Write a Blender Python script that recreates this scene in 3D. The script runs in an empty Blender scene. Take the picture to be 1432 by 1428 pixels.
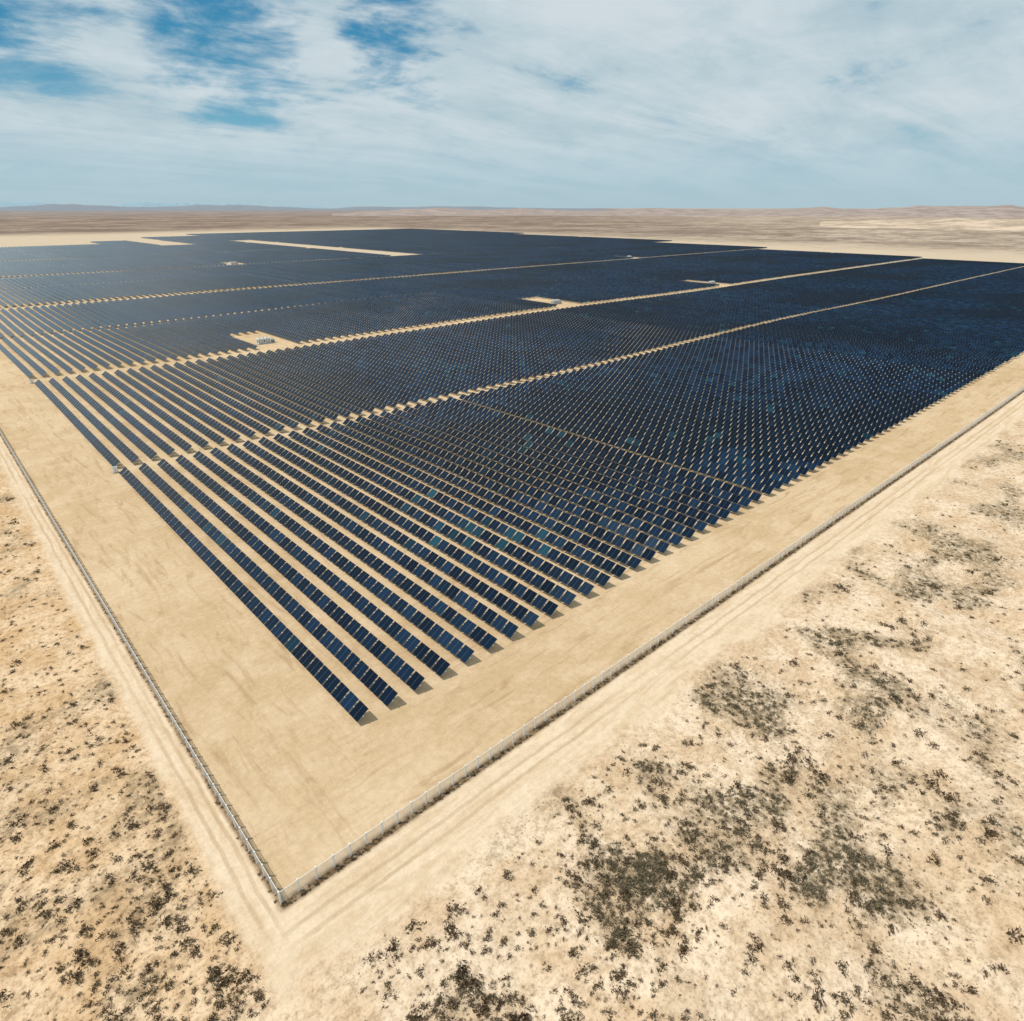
import bpy, math, random
import numpy as np
from mathutils import Vector, noise as mn
random.seed(7); rng=np.random.default_rng(7)
H=80.0
S=bpy.context.scene
S.view_settings.view_transform='Standard'; S.view_settings.look='None'; S.view_settings.exposure=0
COL=S.collection

# ---------------------------------------------------------------- node helpers
class NT:
    def __init__(s,tree): s.t=tree; s.n=tree.nodes; s.l=tree.links; s.n.clear()
    def node(s,typ,ins=None,**kw):
        n=s.n.new(typ)
        for k,v in kw.items(): setattr(n,k,v)
        if ins:
            for k,v in ins.items(): s.set(n.inputs[k],v)
        return n
    def set(s,sock,v):
        if isinstance(v,bpy.types.NodeSocket): s.l.new(v,sock)
        elif isinstance(v,(tuple,list)) and len(v)==3 and sock.type=='RGBA': sock.default_value=(*v,1)
        else: sock.default_value=v
    def m(s,op,a,b=0.0,c=0.0,clamp=False):
        n=s.node('ShaderNodeMath',operation=op,use_clamp=clamp)
        s.set(n.inputs[0],a); s.set(n.inputs[1],b); s.set(n.inputs[2],c); return n.outputs[0]
    def vm(s,op,a,b=(0,0,0)):
        n=s.node('ShaderNodeVectorMath',operation=op); s.set(n.inputs[0],a); s.set(n.inputs[1],b); return n
    def ss(s,x,a,b,lo=0.0,hi=1.0):
        n=s.node('ShaderNodeMapRange',interpolation_type='SMOOTHSTEP')
        for i,v in enumerate((x,a,b,lo,hi)): s.set(n.inputs[i],v)
        return n.outputs[0]
    def noise(s,vec,scale,detail=4,rough=.55,dist=0.0,col=False):
        n=s.node('ShaderNodeTexNoise',{'Scale':scale,'Detail':detail,'Roughness':rough,'Distortion':dist})
        s.set(n.inputs['Vector'],vec); return n.outputs['Color' if col else 'Fac']
    def mix(s,f,a,b,blend='MIX'):
        n=s.node('ShaderNodeMix',data_type='RGBA',blend_type=blend)
        s.set(n.inputs[0],f); s.set(n.inputs[6],a); s.set(n.inputs[7],b); return n.outputs[2]
    def mapping(s,vec,rot=0,scale=(1,1,1),loc=(0,0,0)):
        n=s.node('ShaderNodeMapping'); s.set(n.inputs[0],vec)
        n.inputs['Location'].default_value=loc; n.inputs['Rotation'].default_value=(0,0,rot); n.inputs['Scale'].default_value=scale
        return n.outputs[0]
def newmat(name):
    m=bpy.data.materials.new(name); m.use_nodes=True; return m,NT(m.node_tree)
def simple(name,col,rough=.6,metal=0,var=.12,scale=2.0):
    m,t=newmat(name)
    g=t.node('ShaderNodeNewGeometry').outputs['Position']
    f=t.noise(g,scale,2)
    c=t.mix(f,tuple(x*(1-var) for x in col),tuple(min(1,x*(1+var)) for x in col))
    b=t.node('ShaderNodeBsdfPrincipled',{'Base Color':c,'Roughness':rough,'Metallic':metal})
    o=t.node('ShaderNodeOutputMaterial',{'Surface':b.outputs[0]})
    return m

def mesh_np(name,verts,faces,mats,parent=None,uv=None,attrs=None,smooth=False,midx=None):
    me=bpy.data.meshes.new(name)
    V=np.asarray(verts,dtype=np.float32); F=np.asarray(faces,dtype=np.int32); K=F.shape[1]
    me.vertices.add(len(V)); me.vertices.foreach_set('co',V.ravel())
    me.loops.add(F.size); me.loops.foreach_set('vertex_index',F.ravel())
    me.polygons.add(len(F)); me.polygons.foreach_set('loop_start',np.arange(0,F.size,K,dtype=np.int32))
    me.polygons.foreach_set('loop_total',np.full(len(F),K,dtype=np.int32))
    for m in mats: me.materials.append(m)
    if midx is not None: me.polygons.foreach_set('material_index',np.asarray(midx,dtype=np.int32))
    me.update(calc_edges=True)
    if uv is not None:
        l=me.uv_layers.new(name='UVMap'); l.data.foreach_set('uv',np.asarray(uv,dtype=np.float32).ravel())
    if attrs:
        for k,(dom,arr) in attrs.items():
            a=me.attributes.new(k,'FLOAT',dom); a.data.foreach_set('value',np.asarray(arr,dtype=np.float32))
    me.polygons.foreach_set('use_smooth',np.full(len(F),smooth))
    me.validate()
    o=bpy.data.objects.new(name,me); COL.objects.link(o)
    if parent: o.parent=parent
    return o
def empty(name,loc=(0,0,0),rz=0):
    e=bpy.data.objects.new(name,None); e.location=loc; e.rotation_euler[2]=rz; COL.objects.link(e); return e
BF=np.array([[0,3,2,1],[4,5,6,7],[0,1,5,4],[1,2,6,5],[2,3,7,6],[3,0,4,7]])
def boxes(cent,half):
    c=np.asarray(cent,float); h=np.broadcast_to(np.asarray(half,float),c.shape)
    s=np.array([[-1,-1,-1],[1,-1,-1],[1,1,-1],[-1,1,-1],[-1,-1,1],[1,-1,1],[1,1,1],[-1,1,1]],float)
    V=(c[:,None,:]+s[None]*h[:,None,:]).reshape(-1,3)
    F=(BF[None]+8*np.arange(len(c))[:,None,None]).reshape(-1,4)
    return V,F

# ---------------------------------------------------------------- terrain height
def sm(x,a,b):
    t=np.clip((x-a)/(b-a),0,1); return t*t*(3-2*t)
def hgt(x,y):
    x=np.asarray(x,float); y=np.asarray(y,float)
    r=np.hypot(x,y)
    und=(1.0*np.sin(x*.0123+y*.0041+1)+.8*np.sin(y*.0155-x*.006+2.2))*sm(r,160,380)*(1-sm(r,480,1000))
    out=1-sm(np.minimum(x-.02*H,y-.50*H),-14,0)*1.0
    k=0
    for i,(wl,a) in enumerate(((31,.35),(17,.25),(47,.5),(9.5,.13),(7.1,.10))):
        for ang in (0.3+i,1.7+i*1.3,2.6+i*.7):
            k=k+a*.6*np.sin((x*math.cos(ang)+y*math.sin(ang))*2*math.pi/wl+ang*7)
    return und+k*out*(1-sm(r,500,900))

CL=[(1.403,.364,.075),(1.43,.146,.08),(.65,.398,.04),(1.765,.309,.09),(.911,.317,.045),(.69,.13,.025),(.809,.152,.04),(3.5,.50,.14),(2.3,.40,.1),(1.15,.42,.05),(1.75,.05,.08),(1.9,.47,.06),(2.8,.3,.15),(1.05,.50,.035),(1.55,.48,.05),(1.25,.27,.05)]
def litter(x,y):
    x=x/H;y=y/H
    wx=x+.06*mn.noise(Vector((x*9,y*9,5))); wy=y+.06*mn.noise(Vector((x*9,y*9,15)))
    n=mn.fractal(Vector((wx*5.0,wy*7.0,3.3)),.8,2.1,5)
    n2=mn.noise(Vector((x*1.7,y*1.7,9.1)))
    v=.38+.66*n+.25*n2
    for cx,cy,s in CL:
        d=((wx-cx)**2+(wy-cy)**2)/(s*s)
        if d<6: v+=.6*math.exp(-d)*(.65+1.1*n)
    return max(0,min(1,v))

def axis():
    core=list(np.arange(-200,480,2.5))
    up=[480.0];st=2.5
    while up[-1]<70000: st*=1.062; up.append(up[-1]+st)
    dn=[-200.0];st=2.5
    while dn[-1]>-70000: st*=1.075; dn.append(dn[-1]-st)
    return np.array(sorted(set(core+up+dn[1:])))
ax=axis(); n=len(ax)
X,Y=np.meshgrid(ax,ax,indexing='ij'); Z=hgt(X,Y)
L=np.zeros_like(X)
mask=(np.hypot(X,Y)<800)&~((X>.1*H)&(Y>.6*H))
ii=np.argwhere(mask)
for a,b in ii: L[a,b]=litter(X[a,b],Y[a,b])
idx=np.arange(n*n).reshape(n,n)
F=np.stack([idx[:-1,:-1],idx[1:,:-1],idx[1:,1:],idx[:-1,1:]],-1).reshape(-1,4)

# ---- ground material
gm,t=newmat('desert_sand')
P=t.node('ShaderNodeNewGeometry').outputs['Position']
sp=t.node('ShaderNodeSeparateXYZ',{0:P}); px,py=sp.outputs[0],sp.outputs[1]
lit=t.node('ShaderNodeAttribute',attribute_name='litter').outputs['Fac']
wob=t.m('MULTIPLY',t.m('SUBTRACT',t.noise(P,.09,3),.5),4.0)
wob2=t.m('MULTIPLY',t.m('SUBTRACT',t.noise(P,.06,5,.65),.5),14.0)
ins=t.m('MULTIPLY',t.ss(px,.17*H-.6,.17*H+.6),t.ss(py,.73*H-.6,.73*H+.6))
rd=t.m('MULTIPLY',t.ss(t.m('ADD',px,wob),.105*H-1,.105*H+1.4),t.ss(t.m('ADD',py,wob2),.585*H-1.5,.585*H+2.5))
big=t.noise(P,.018,3,.6); med=t.noise(P,.12,5,.65); fine=t.noise(P,.8,4,.75); spk=t.noise(P,2.6,2,.6)
str1=t.noise(t.mapping(P,.06,(.07,.45,1)),1,5,.65,.8)
str2=t.noise(t.mapping(P,-.06,(.45,.07,1)),1,5,.65,.8)
leftm=t.ss(t.m('SUBTRACT',py,px),.3*H,.75*H)
cout=t.mix(leftm,(.56,.41,.27),(.53,.355,.20))
cout=t.mix(t.ss(med,.38,.62),cout,t.mix(leftm,(.68,.54,.395),(.65,.48,.315)))
cout=t.mix(t.m('MULTIPLY',t.ss(big,.48,.68),.35),cout,(.50,.36,.22))
cout=t.mix(t.m('MULTIPLY',t.ss(fine,.50,.68),t.m('MULTIPLY_ADD',leftm,.22,.38)),cout,(.35,.22,.12))
cout=t.mix(t.m('MULTIPLY',t.ss(spk,.60,.68),t.ss(lit,.15,.6,.30,.85)),cout,(.13,.08,.045))
cout=t.mix(t.m('MULTIPLY',t.ss(lit,.36,.82),t.ss(fine,.32,.60,.15,.80)),cout,(.24,.185,.12))
cin=t.mix(t.ss(big,.35,.65),(.49,.35,.205),(.57,.425,.27))
strk=t.mix(leftm,str1,str2)
cin=t.mix(t.m('MULTIPLY',t.ss(med,.42,.66),.5),cin,(.63,.485,.335))
cin=t.mix(t.m('MULTIPLY',t.ss(strk,.49,.70),.62),cin,(.37,.24,.13))
crd=t.mix(t.ss(strk,.38,.66),(.66,.525,.38),(.57,.43,.285))
crd=t.mix(t.m('MULTIPLY',t.ss(med,.5,.7),.4),crd,(.70,.57,.43))
def ruts(coord,c0,w):
    d=t.m('ABSOLUTE',t.m('SUBTRACT',coord,c0)); return t.ss(d,w*.35,w,1,0)
rx=t.m('ADD',px,t.m('MULTIPLY',wob,.3)); ry=t.m('ADD',py,t.m('MULTIPLY',wob,.3))
r1=t.m('MAXIMUM',ruts(rx,.132*H,.4),ruts(rx,.152*H,.4))
r2=t.m('MAXIMUM',ruts(ry,.655*H,.45),ruts(ry,.680*H,.45))
yy=t.ss(py,.66*H,.74*H); xx=t.ss(px,.12*H,.2*H)
rut=t.m('ADD',t.m('MULTIPLY',r1,yy),t.m('MULTIPLY',r2,xx),clamp=True)
crd=t.mix(t.m('MULTIPLY',rut,t.ss(big,.35,.6,.2,.65)),crd,(.44,.31,.19))
rx2=t.m('ADD',px,t.m('MULTIPLY',wob2,.25)); ry2=t.m('ADD',py,t.m('MULTIPLY',wob2,.25))
r5=t.m('MAXIMUM',t.m('MAXIMUM',ruts(rx2,.30*H,.35),ruts(rx2,.323*H,.35)),t.m('MAXIMUM',ruts(ry2,.855*H,.35),ruts(ry2,.878*H,.35)))
cin=t.mix(t.m('MULTIPLY',r5,t.ss(big,.38,.6,.0,.32)),cin,(.40,.27,.15))
c=t.mix(rd,cout,crd); c=t.mix(ins,c,cin)
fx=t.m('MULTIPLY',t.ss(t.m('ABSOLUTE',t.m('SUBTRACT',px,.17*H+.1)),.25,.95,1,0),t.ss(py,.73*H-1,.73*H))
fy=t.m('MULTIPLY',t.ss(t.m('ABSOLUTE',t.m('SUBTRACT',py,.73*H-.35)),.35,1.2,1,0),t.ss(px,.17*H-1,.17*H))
fl=t.m('MULTIPLY',t.m('MAXIMUM',fx,fy),t.ss(fine,.3,.6,.5,.95))  # dark fence-base line: caught dirt, with the shade there painted in too
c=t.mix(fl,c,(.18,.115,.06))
c=t.mix(t.m('MULTIPLY_ADD',rd,-.5,1.0),c,t.mix(1.0,c,t.mix(t.ss(t.m('ADD',fine,t.m('MULTIPLY',spk,.4)),.5,.9),(1.12,1.12,1.12),(.82,.80,.77)),'MULTIPLY'))
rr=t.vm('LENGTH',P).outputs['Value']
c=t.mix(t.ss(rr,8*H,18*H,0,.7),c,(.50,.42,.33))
far=t.m('MAXIMUM',t.ss(t.m('ADD',px,t.m('MULTIPLY',t.m('SUBTRACT',big,.5),500)),18*H,24*H),t.ss(py,31*H,38*H))
far=t.m('MAXIMUM',far,t.ss(t.m('MULTIPLY',px,-1.0),4*H,10*H))
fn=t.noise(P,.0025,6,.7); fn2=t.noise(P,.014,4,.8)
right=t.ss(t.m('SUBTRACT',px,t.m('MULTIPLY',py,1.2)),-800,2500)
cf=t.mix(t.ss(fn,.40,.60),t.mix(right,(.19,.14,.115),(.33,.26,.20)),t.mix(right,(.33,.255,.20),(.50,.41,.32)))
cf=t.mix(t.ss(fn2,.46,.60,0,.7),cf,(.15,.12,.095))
cf=t.mix(t.ss(rr,3500,16000,0,.85),cf,t.mix(t.ss(fn,.4,.6),t.mix(right,(.20,.18,.18),(.29,.25,.23)),t.mix(right,(.31,.27,.26),(.41,.345,.31))))  # greyer with distance: aerial haze mixed into the plain's colour
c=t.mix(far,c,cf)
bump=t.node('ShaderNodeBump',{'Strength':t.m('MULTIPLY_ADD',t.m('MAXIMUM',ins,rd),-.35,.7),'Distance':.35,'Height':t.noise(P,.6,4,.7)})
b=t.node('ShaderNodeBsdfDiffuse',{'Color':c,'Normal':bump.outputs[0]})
t.node('ShaderNodeOutputMaterial',{'Surface':b.outputs[0]})
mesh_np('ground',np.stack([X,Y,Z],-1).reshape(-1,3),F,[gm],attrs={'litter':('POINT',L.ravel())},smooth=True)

# ---------------------------------------------------------------- solar array
pm,t=newmat('photovoltaic_glass')
uv=t.node('ShaderNodeUVMap').outputs[0]; us=t.node('ShaderNodeSeparateXYZ',{0:uv}); u,v=us.outputs[0],us.outputs[1]
P=t.node('ShaderNodeNewGeometry').outputs['Position']
rnd=t.node('ShaderNodeAttribute',attribute_name='rnd').outputs['Fac']
cy=t.node('ShaderNodeAttribute',attribute_name='cyan').outputs['Fac']
e1=t.m('GREATER_THAN',t.m('ABSOLUTE',t.m('SUBTRACT',t.m('FRACT',t.m('MULTIPLY',v,2)),.5)),.475)
base=t.mix(rnd,(.001,.004,.014),(.004,.019,.050))
shade_patch=t.noise(t.mapping(P,0,(1,1.6,1)),.006,3,.5)  # noise blotches darken the glass colour as painted cloud shadow and tilt shading
base=t.mix(t.ss(shade_patch,.40,.56),t.mix(.7,base,(.001,.002,.006)),base)
base=t.mix(cy,base,(.014,.085,.12))
base=t.mix(t.m('MULTIPLY',e1,.30),base,(.20,.23,.28))
b=t.node('ShaderNodeBsdfPrincipled',{'Base Color':base,'Roughness':t.m('MULTIPLY_ADD',rnd,.12,.08),'IOR':1.34,'Specular Tint':(.55,.85,1.0,1.0)})
t.node('ShaderNodeOutputMaterial',{'Surface':b.outputs[0]})
back=simple('panel_backsheet',(.26,.29,.33),.5)
steel=simple('galvanised_steel',(.50,.50,.50),.45,.3)

PIT=.073*H; PL=.040*H
x0=.472*H
def rowxs(aisle):
    xs=[];x=x0
    while x<20.5*H:
        if aisle and abs(x-2.19*H)<PIT*.5: x+=.30*PIT
        xs.append(x); x+=PIT
    return xs
XA=rowxs(True); XB=rowxs(False)
segs=[(.985,2.915),(2.985,4.87),(5.06,6.985),(7.03,8.97),(9.20,11.12),(11.15,13.08),(13.28,15.2),(15.23,17.2),(17.4,19.3),(19.33,21.3),(21.5,23.4),(23.43,25.4),(25.6,27.8),(27.83,30)]
stations=[(2.10,5.28),(5.50,5.28),(8.75,5.28),(5.0,13.5),(12.1,9.42)]
def xmax(y):
    if y<2.95: return 15.8
    if y<5: return 16.2
    if y<9.1: return 16.8
    if y<13.2: return 17.8
    if y<19.4: return 19.3
    return 20.4
CX=[];CY=[];TL=[];HC=[];HL=[]
for (a,b_) in segs:
    for x in (XA if a<2 else XB):
        xh=x/H
        if xh>xmax(a): continue
        if 8.45<xh<9.35 and 13.2<a<23: continue
        if a>=23 and xh<4.5+ (a-23): continue
        if a>21 and 6<xh<7: continue
        tilt=math.radians(34+rng.normal(0,1.5))
        far_=(a>7 or xh>5)
        jit=rng.uniform(-.5,.5)*PL*((.6 if a>5 else .3) if far_ else .06)
        m=int((b_-a)/.04+.01); ys=a*H+PL*(np.arange(m)+.5)+jit
        keep=np.ones(m,bool)
        for sx,sy in stations:
            keep&=~((abs(xh-sx-.02)<.17)&(ys/H>sy-.3)&(ys/H<sy+.5))
        ys=ys[keep]
        CX.append(np.full(len(ys),x)); CY.append(ys); TL.append(tilt+rng.normal(0,.008,len(ys)))
        HC.append(np.full(len(ys),1.42 if a<7 else 1.66)); HL.append(np.full(len(ys),PL/2-(.07 if far_ else .17)))
CX=np.concatenate(CX);CY=np.concatenate(CY);TL=np.concatenate(TL);HC=np.concatenate(HC);HL=np.concatenate(HL)
ZZ=hgt(CX,CY)+1.72
N=len(CX)
print('PANELS',N)
R=rng.random(N)**1.5
lowf=np.array([mn.noise(Vector((a/H*2.1,b/H*2.1,1.7))) for a,b in zip(CX,CY)])
CYN=np.where((rng.random(N)<np.clip((lowf-.1)*.5,0.004,.15)),rng.random(N)*.4,0.0)
for gx,gy in ((1.12,1.55),(1.25,1.35),(1.2,1.9)):
    d=np.hypot(CX/H-gx,CY/H-gy); CYN=np.where((d<.11)&(rng.random(N)<.3),.15+.5*rng.random(N),CYN)
arr=empty('solar_panel_array')
ct,st=np.cos(TL),np.sin(TL)
def quad(off,sel):
    c,s,x,y,z,hc,hl=ct[sel],st[sel],CX[sel],CY[sel],ZZ[sel],HC[sel],HL[sel]
    out=[]
    for sx,sy in ((-1,-1),(1,-1),(1,1),(-1,1)):
        out.append(np.stack([x+sx*hc*c-off*s, y+sy*hl, z+sx*hc*s+off*c],-1))
    return np.stack(out,1)
near=(CX<8.5*H)&(CY<9*H)
def build(sel,name,thick):
    M=int(sel.sum())
    if M==0: return
    top=quad(0,sel)
    uvq=np.array([[0,0],[1,0],[1,1],[0,1]],float)
    if thick:
        bot=quad(-.05,sel); V=np.concatenate([bot,top],1).reshape(-1,3)
        F=(BF[None]+8*np.arange(M)[:,None,None]).reshape(-1,4)
        UV=np.zeros((M,6,4,2)); UV[:]=.1; UV[:,1]=uvq
        mi=np.tile([1,0,1,1,1,1],M); rep=6
        UV=UV.reshape(-1,2)
    else:
        V=top.reshape(-1,3); F=np.arange(4*M).reshape(-1,4); UV=np.tile(uvq,(M,1)); mi=np.zeros(M); rep=1
    mesh_np(name,V,F,[pm,back],arr,uv=UV,attrs={'rnd':('FACE',np.repeat(R[sel],rep)),'cyan':('FACE',np.repeat(CYN[sel],rep))},midx=mi)
build(near,'panels_front',True)
build(~near,'panels_rear',False)
sel=(CX<4.5*H)&(CY<5.1*H)
sel2=sel&(np.arange(N)%2==0)
c=np.stack([CX[sel2],CY[sel2],ZZ[sel2]-.97],-1); V,F=boxes(c,(.09,.07,.85)); mesh_np('piles',V,F,[steel],arr)
sel=(CX<8*H)&(CY<9*H)
c=np.stack([CX[sel],CY[sel],ZZ[sel]-.14],-1); V,F=boxes(c,(.08,PL/2,.07)); mesh_np('torque_tubes',V,F,[steel],arr)
gc=[]
for a,b_ in segs[:4]:
    for x in (XA if a<2 else XB):
        if x>8*H: break
        gc.append((x,b_*H+.1,float(hgt(x,b_*H))+1.0))
V,F=boxes(gc,(.25,.3,.3)); mesh_np('drive_motors',V,F,[simple('motor_housing',(.6,.6,.58),.5)],arr)

# ---------------------------------------------------------------- inverter stations
white=simple('painted_steel_white',(.74,.74,.72),.45); grey=simple('equipment_grey',(.38,.40,.41),.5)
conc=simple('concrete',(.42,.40,.36),.9); dark=simple('louvre_dark',(.06,.06,.07),.6)
def part(name,cs,hs,mat,par):
    V,F=boxes(cs,hs); o=mesh_np(name,V,F,[mat],par); return o
protos={}
def station(x,y):
    e=empty('inverter_station',(x*H,y*H,float(hgt(x*H,y*H))+.02))
    if not protos:
        L=[part('plinth',[(0,0,.2)],(6.2,2.6,.2),conc,e),
           part('container_body',[(-1.2,0,1.95)],(4.2,1.35,1.5),white,e),
           part('roof',[(-1.2,0,3.53)],(4.35,1.5,.08),white,e),
           part('roof_fans',[(-3.6,0,3.8),(-1.2,0,3.8),(1.2,0,3.8)],(.55,.55,.19),grey,e),
           part('doors',[(-4.4,-1.375,1.75),(-2.8,-1.375,1.75),(.2,-1.375,1.75),(1.8,-1.375,1.75)],(.55,.03,1.15),grey,e),
           part('louvres',[(-1.3,-1.38,2.3),(-1.3,-1.38,1.5)]+[(-5.43,0,1.2+.35*k) for k in range(5)],[(.5,.03,.3)]*2+[(.03,.9,.1)]*5,dark,e),
           part('transformer',[(4.6,0,1.3)],(1.0,1.0,.9),grey,e),
           part('transformer_fins',[(4.6,1.1+.0,1.3)]+[(3.75+.28*k,-1.15,1.2) for k in range(7)],[(.9,.09,.7)]+[(.05,.14,.65)]*7,grey,e),
           part('bushings',[(4.2,0,2.45),(4.6,0,2.45),(5.0,0,2.45)],(.08,.08,.25),conc,e)]
        protos['l']=L
    else:
        for o in protos['l']:
            d=o.copy(); d.parent=e; COL.objects.link(d)
for s in stations: station(*s)
def cabinet(x,y):
    e=empty('electrical_cabinet',(x*H,y*H,float(hgt(x*H,y*H))+.01))
    part('base',[(0,0,.12)],(.9,.6,.12),conc,e); part('cabinet_body',[(0,0,1.1)],(.75,.42,.85),white,e)
    part('cabinet_roof',[(0,0,1.99)],(.85,.5,.04),grey,e); part('door_seam',[(0,-.43,1.1)],(.02,.01,.8),dark,e)
cabinet(.455,2.95); cabinet(.455,4.93); cabinet(.46,7.007)

# ---------------------------------------------------------------- fence
fm,t=newmat('chain_link')
P=t.node('ShaderNodeNewGeometry').outputs['Position']
s3=t.node('ShaderNodeSeparateXYZ',{0:P}); al=t.m('ADD',s3.outputs[0],s3.outputs[1])
def wire(q): return t.m('GREATER_THAN',t.m('ABSOLUTE',t.m('SUBTRACT',t.m('FRACT',t.m('MULTIPLY',q,9)),.5)),.40)
w=t.m('MAXIMUM',wire(t.m('ADD',al,s3.outputs[2])),wire(t.m('SUBTRACT',al,s3.outputs[2])))
bs=t.node('ShaderNodeBsdfDiffuse',{'Color':(.62,.62,.60)})
tr=t.node('ShaderNodeBsdfTransparent')
mx=t.node('ShaderNodeMixShader',{0:w,1:tr.outputs[0],2:bs.outputs[0]})
t.node('ShaderNodeOutputMaterial',{'Surface':mx.outputs[0]})
fence=empty('chain_link_fence')
postm=simple('fence_post_steel',(.72,.72,.70),.5,0)
FX,FY=.17*H,.73*H
def line(axis_,end):
    p=np.arange(0,end,2.5)
    if axis_=='x': return FX+p,np.full(len(p),FY)
    return np.full(len(p),FX),FY+p
PC=[];RV=[];RF=[];k=0
for axn,end in (('x',22*H),('y',31*H)):
    a,b_=line(axn,end); z=hgt(a,b_)
    PC+=list(np.stack([a,b_,z+1.15],-1)[(0 if axn=='x' else 1):])
    for i in range(len(a)-1):
        RV+=[(a[i],b_[i],z[i]+.03),(a[i+1],b_[i+1],z[i+1]+.03),(a[i+1],b_[i+1],z[i+1]+2.1),(a[i],b_[i],z[i]+2.1)]
        RF.append((k,k+1,k+2,k+3)); k+=4
V,F=boxes(PC,(.10,.10,1.2)); mesh_np('posts',V,F,[postm],fence)
mesh_np('mesh_panels',RV,RF,[fm],fence)
tv=[]
for axn,end in (('x',6*H),('y',8*H)):
    a,b_=line(axn,end); z=hgt(a,b_)
    for i in range(len(a)-1):
        tv.append(((a[i]+a[i+1])/2,(b_[i]+b_[i+1])/2,(z[i]+z[i+1])/2+2.13, axn))
V,F=boxes([q[:3] for q in tv],[((1.25,.03,.03) if q[3]=='x' else (.03,1.25,.03)) for q in tv]); mesh_np('top_rail',V,F,[postm],fence)

# ---------------------------------------------------------------- scrub
bm_,t=newmat('dry_scrub_foliage')
g=t.node('ShaderNodeAttribute',attribute_name='tone').outputs['Fac']
lv=t.node('ShaderNodeAttribute',attribute_name='leaf').outputs['Fac']
cc=t.mix(g,(.085,.050,.028),(.185,.165,.105))
cc=t.mix(lv,t.mix(.5,cc,(.03,.02,.013)),t.mix(.30,cc,(.30,.23,.14)))
b=t.node('ShaderNodeBsdfDiffuse',{'Color':cc})
t.node('ShaderNodeOutputMaterial',{'Surface':b.outputs[0]})
def proto(nt):
    cl=rng.normal(0,1,(6,3)); cl/=np.linalg.norm(cl,axis=1)[:,None]; cl[:,2]=abs(cl[:,2])*.6; cl*=.45
    cidx=rng.integers(0,6,nt); c=cl[cidx]+rng.normal(0,.24,(nt,3)); c[:,2]=np.clip(abs(c[:,2]),.02,.95)
    d1=rng.normal(0,1,(nt,3));d1/=np.linalg.norm(d1,axis=1)[:,None]
    d2=rng.normal(0,1,(nt,3));d2/=np.linalg.norm(d2,axis=1)[:,None]
    s=rng.uniform(.22,.45,(nt,1))
    return np.stack([c,c+d1*s,c+d2*s*.8],1)
PR=[proto(50) for _ in range(10)]
pts=[]
cnt=0
for _ in range(200000):
    rr_=math.exp(random.uniform(math.log(.35),math.log(9)))*H; a=math.radians(random.uniform(-5,70))
    x=rr_*math.cos(a);y=rr_*math.sin(a)
    if y>.565*H+ 5*mn.noise(Vector((x*.04,0,0)))+2*mn.noise(Vector((x*.21,3,0))): continue
    if y>.5*H and x<.12*H: continue
    l=litter(x,y)
    p=.026+.95*max(0,l-.38)**1.25
    if random.random()<p:
        dense=max(0,min(1,(l-.4)*1.8))
        sc=random.lognormvariate(-.92-.2*dense,.52)
        pts.append((x,y,min(sc,1.5),max(0,min(1,dense+random.uniform(-.4,.35))))); cnt+=1
    if cnt>15000: break
cnt=0
for _ in range(180000):
    rr_=math.exp(random.uniform(math.log(.35),math.log(9)))*H; a=math.radians(random.uniform(60,125))
    x=rr_*math.cos(a);y=rr_*math.sin(a)
    if x>.098*H: continue
    l=litter(x,y)
    if random.random()<.09+.30*max(0,l-.3):
        pts.append((x,y,min(random.lognormvariate(-.92,.45),1.2),random.uniform(0,.3))); cnt+=1
    if cnt>9500: break
for _ in range(1300):
    s=abs(random.gauss(0,1))*3.2*H*.7
    if random.random()<.6: pts.append((FX+s,FY-random.uniform(.1,.9),random.uniform(.15,.42),random.uniform(0,.2)))
    else: pts.append((FX-random.uniform(-.5,.5),FY+s,random.uniform(.15,.36),random.uniform(0,.2)))
print('BUSHES',len(pts))
VV=[];TT=[]
ptsa=np.array(pts); pz=hgt(ptsa[:,0],ptsa[:,1])
for i,(x,y,r,tone) in enumerate(pts):
    pr=PR[i%10]; a=random.uniform(0,6.28); ca,sa=math.cos(a),math.sin(a)
    sx=r*random.uniform(.8,1.5); sy=r*random.uniform(.7,1.1); sz=r*random.uniform(.7,1.15)
    q=pr*np.array([sx,sy,sz]); qx=q[...,0]*ca-q[...,1]*sa; qy=q[...,0]*sa+q[...,1]*ca
    VV.append(np.stack([qx+x,qy+y,q[...,2]+pz[i]-.02],-1)); TT.append(np.full(len(pr),tone))
VV=np.concatenate(VV); TT=np.concatenate(TT); M=len(VV)
mesh_np('desert_scrub',VV.reshape(-1,3),np.arange(3*M).reshape(-1,3),[bm_],attrs={'tone':('FACE',TT),'leaf':('FACE',rng.random(M))})

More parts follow.
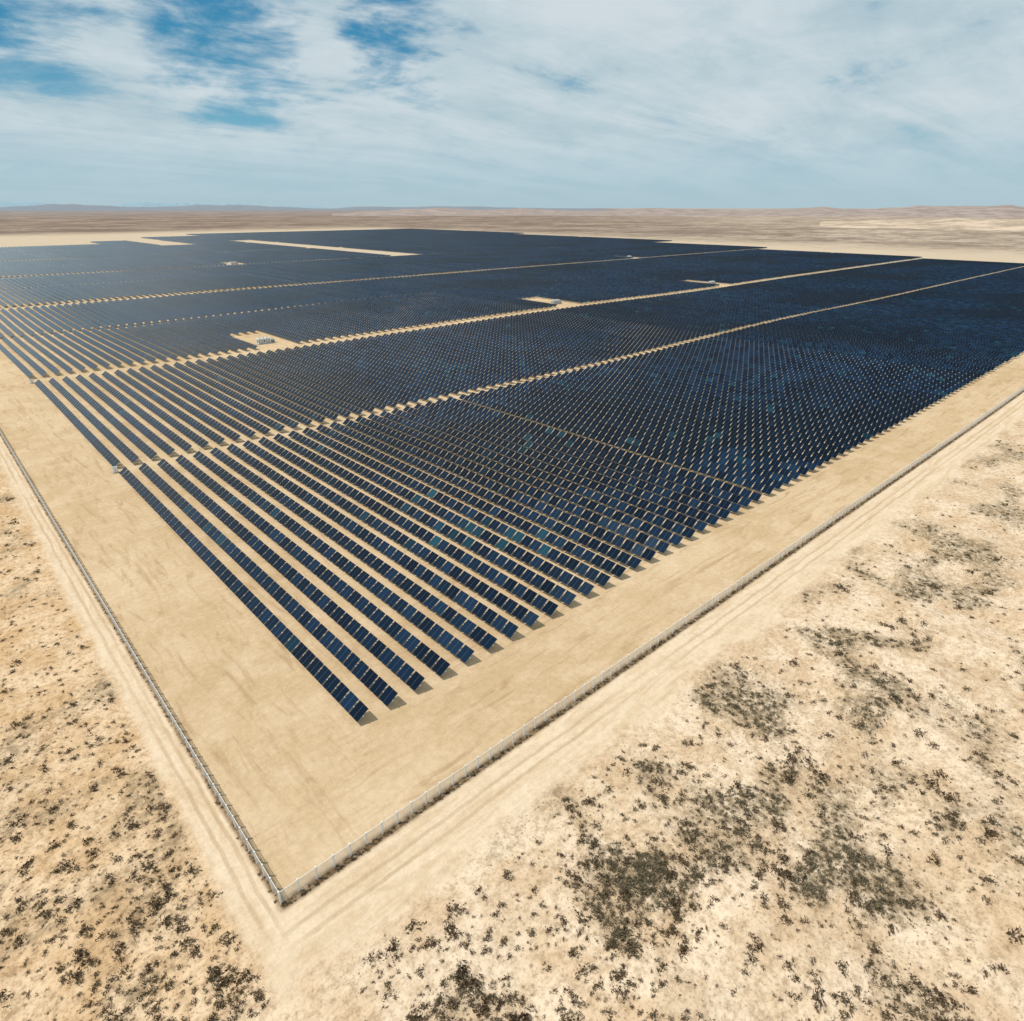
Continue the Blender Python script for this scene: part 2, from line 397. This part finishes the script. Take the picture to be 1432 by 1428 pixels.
# ---------------------------------------------------------------- distant hills
def hills(name,azs,dist,hh,depth,col,seed,var=.2,fq=9):
    nA=420;nD=10;V=[]
    for i in range(nA+1):
        a=math.radians(azs[0]+(azs[1]-azs[0])*i/nA); u=i/nA
        env=math.sin(math.pi*u)**.5
        p=.55+.45*mn.fractal(Vector((u*fq*(azs[1]-azs[0])/60+seed,seed,0)),1.3,2.1,3)
        for j in range(nD+1):
            w=j/nD; d=dist+depth*(w-.5); pr=math.sin(math.pi*w)
            z=hh*env*p*pr*(1+.15*mn.fractal(Vector((u*70+seed,w*5,seed)),1,2,3))-2
            V.append((d*math.cos(a),d*math.sin(a),z))
    F=[(i*(nD+1)+j,(i+1)*(nD+1)+j,(i+1)*(nD+1)+j+1,i*(nD+1)+j+1)[::-1] for i in range(nA) for j in range(nD)]
    m,t=newmat(name+'_soil_haze'); P=t.node('ShaderNodeNewGeometry').outputs['Position']
    f1=t.noise(P,.006,5,.75)
    c=t.mix(t.ss(f1,.40,.60),tuple(x*(1-var) for x in col),tuple(x*(1+var*.6) for x in col))
    b=t.node('ShaderNodeBsdfDiffuse',{'Color':c}); t.node('ShaderNodeOutputMaterial',{'Surface':b.outputs[0]})
    return mesh_np(name,V,F,[m],smooth=True)
hills('hills',(-20,62),9500,155,3500,(.33,.27,.245),1.3,.18,12)
hills('hills',(-14,24),4200,62,1800,(.50,.395,.30),5.1,.30,14)
hills('mountain_range',(40,110),26000,230,5000,(.22,.245,.28),8.4,.05)  # blue-grey of both ranges is distance haze put into the surface colour
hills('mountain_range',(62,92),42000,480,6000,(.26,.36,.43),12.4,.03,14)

# ---------------------------------------------------------------- sun + sky
sd=Vector((-.45,.38,1.0)).normalized()
el=math.asin(sd.z); rot=math.atan2(sd.x,sd.y)
sun=bpy.data.lights.new('sun','SUN'); sun.energy=3.5; sun.angle=math.radians(.5); sun.color=(1,.945,.855)
so=bpy.data.objects.new('sun',sun); so.rotation_euler=sd.to_track_quat('Z','Y').to_euler(); so.location=(0,0,300); COL.objects.link(so)
W=bpy.data.worlds.new('World'); S.world=W; W.use_nodes=True; t=NT(W.node_tree)
sky=t.node('ShaderNodeTexSky',sky_type='NISHITA',sun_disc=False,sun_elevation=el,sun_rotation=rot)
D=t.node('ShaderNodeTexCoord').outputs['Generated']
ds=t.node('ShaderNodeSeparateXYZ',{0:D}); z=ds.outputs[2]
nis=t.vm('SCALE',sky.outputs[0]); nis.inputs['Scale'].default_value=.09
ramp=t.node('ShaderNodeValToRGB',{0:t.m('MULTIPLY',z,2.0)})
el_=ramp.color_ramp.elements; el_[0].position=0; el_[0].color=(.42,.57,.64,1); el_[1].position=1; el_[1].color=(.03,.13,.34,1)
for p,c in ((.08,(.37,.56,.65,1)),(.18,(.17,.43,.58,1)),(.34,(.04,.26,.45,1))):
    e=el_.new(p); e.color=c
base=t.mix(.06,ramp.outputs[0],nis.outputs[0])
zz=t.m('ADD',t.m('MAXIMUM',z,0.0),.13)
cp=t.node('ShaderNodeCombineXYZ',{0:t.m('DIVIDE',ds.outputs[0],zz),1:t.m('DIVIDE',ds.outputs[1],zz),2:0.0}).outputs[0]
n1=t.noise(t.mapping(cp,math.radians(20),(.45,1.5,1),(3.1,1.2,0)),1.1,7,.62,.6)
Ds=t.mapping(D,0,(1,1,3.2),(4,2,1))
n2=t.noise(Ds,9,7,.64,.3)
n3=t.noise(Ds,3.2,4,.58,.4)
cover=t.m('ADD',t.m('ADD',t.m('MULTIPLY',n1,.34),t.m('MULTIPLY',n2,.36)),t.m('MULTIPLY',n3,.30))
wc=t.noise(Ds,5,4,.6,0,True)
Dw=t.vm('ADD',D,t.vm('MULTIPLY',t.vm('SUBTRACT',wc,(.5,.5,.5)).outputs[0],(.22,.22,.13)).outputs[0]).outputs[0]
def dirmask(az,e,inner,outer):
    a=math.radians(az);e=math.radians(e); v=(math.cos(a)*math.cos(e),math.sin(a)*math.cos(e),math.sin(e))
    dd=t.vm('DISTANCE',Dw,v).outputs['Value']
    return t.ss(dd,math.radians(inner),math.radians(outer),1,0)
h1=t.m('MAXIMUM',dirmask(68,11.5,3,9),dirmask(55.5,10.5,.3,5.5))
h2=t.m('MAXIMUM',t.m('MULTIPLY',dirmask(80,11,1,7),.7),t.m('MULTIPLY',dirmask(83,6.5,.3,4),.65))
hole=t.m('MAXIMUM',h1,h2)
th=t.m('ADD',.325,t.m('MULTIPLY',hole,.165))
cv=t.ss(t.m('SUBTRACT',cover,th),-.04,.12)
bright=t.m('ADD',t.m('MULTIPLY',n2,.40),t.m('MULTIPLY',n1,.60))
ccol=t.mix(t.ss(bright,.36,.64),(.45,.58,.64),(.65,.725,.76))
skyc=t.mix(t.m('MULTIPLY',cv,t.ss(z,.0,.10,.1,.95)),base,ccol)
bg=t.node('ShaderNodeBackground',{0:skyc,1:1.0}); t.node('ShaderNodeOutputWorld',{0:bg.outputs[0]})

# ---------------------------------------------------------------- camera
cam=bpy.data.cameras.new('camera'); cam.sensor_fit='HORIZONTAL'; cam.sensor_width=36; cam.lens=896/1432*36; cam.clip_end=150000; cam.clip_start=1
co=bpy.data.objects.new('camera',cam); co.location=(0,0,H); co.rotation_euler=(math.radians(90-25.3),0,math.radians(-42.4)); COL.objects.link(co)
S.camera=co
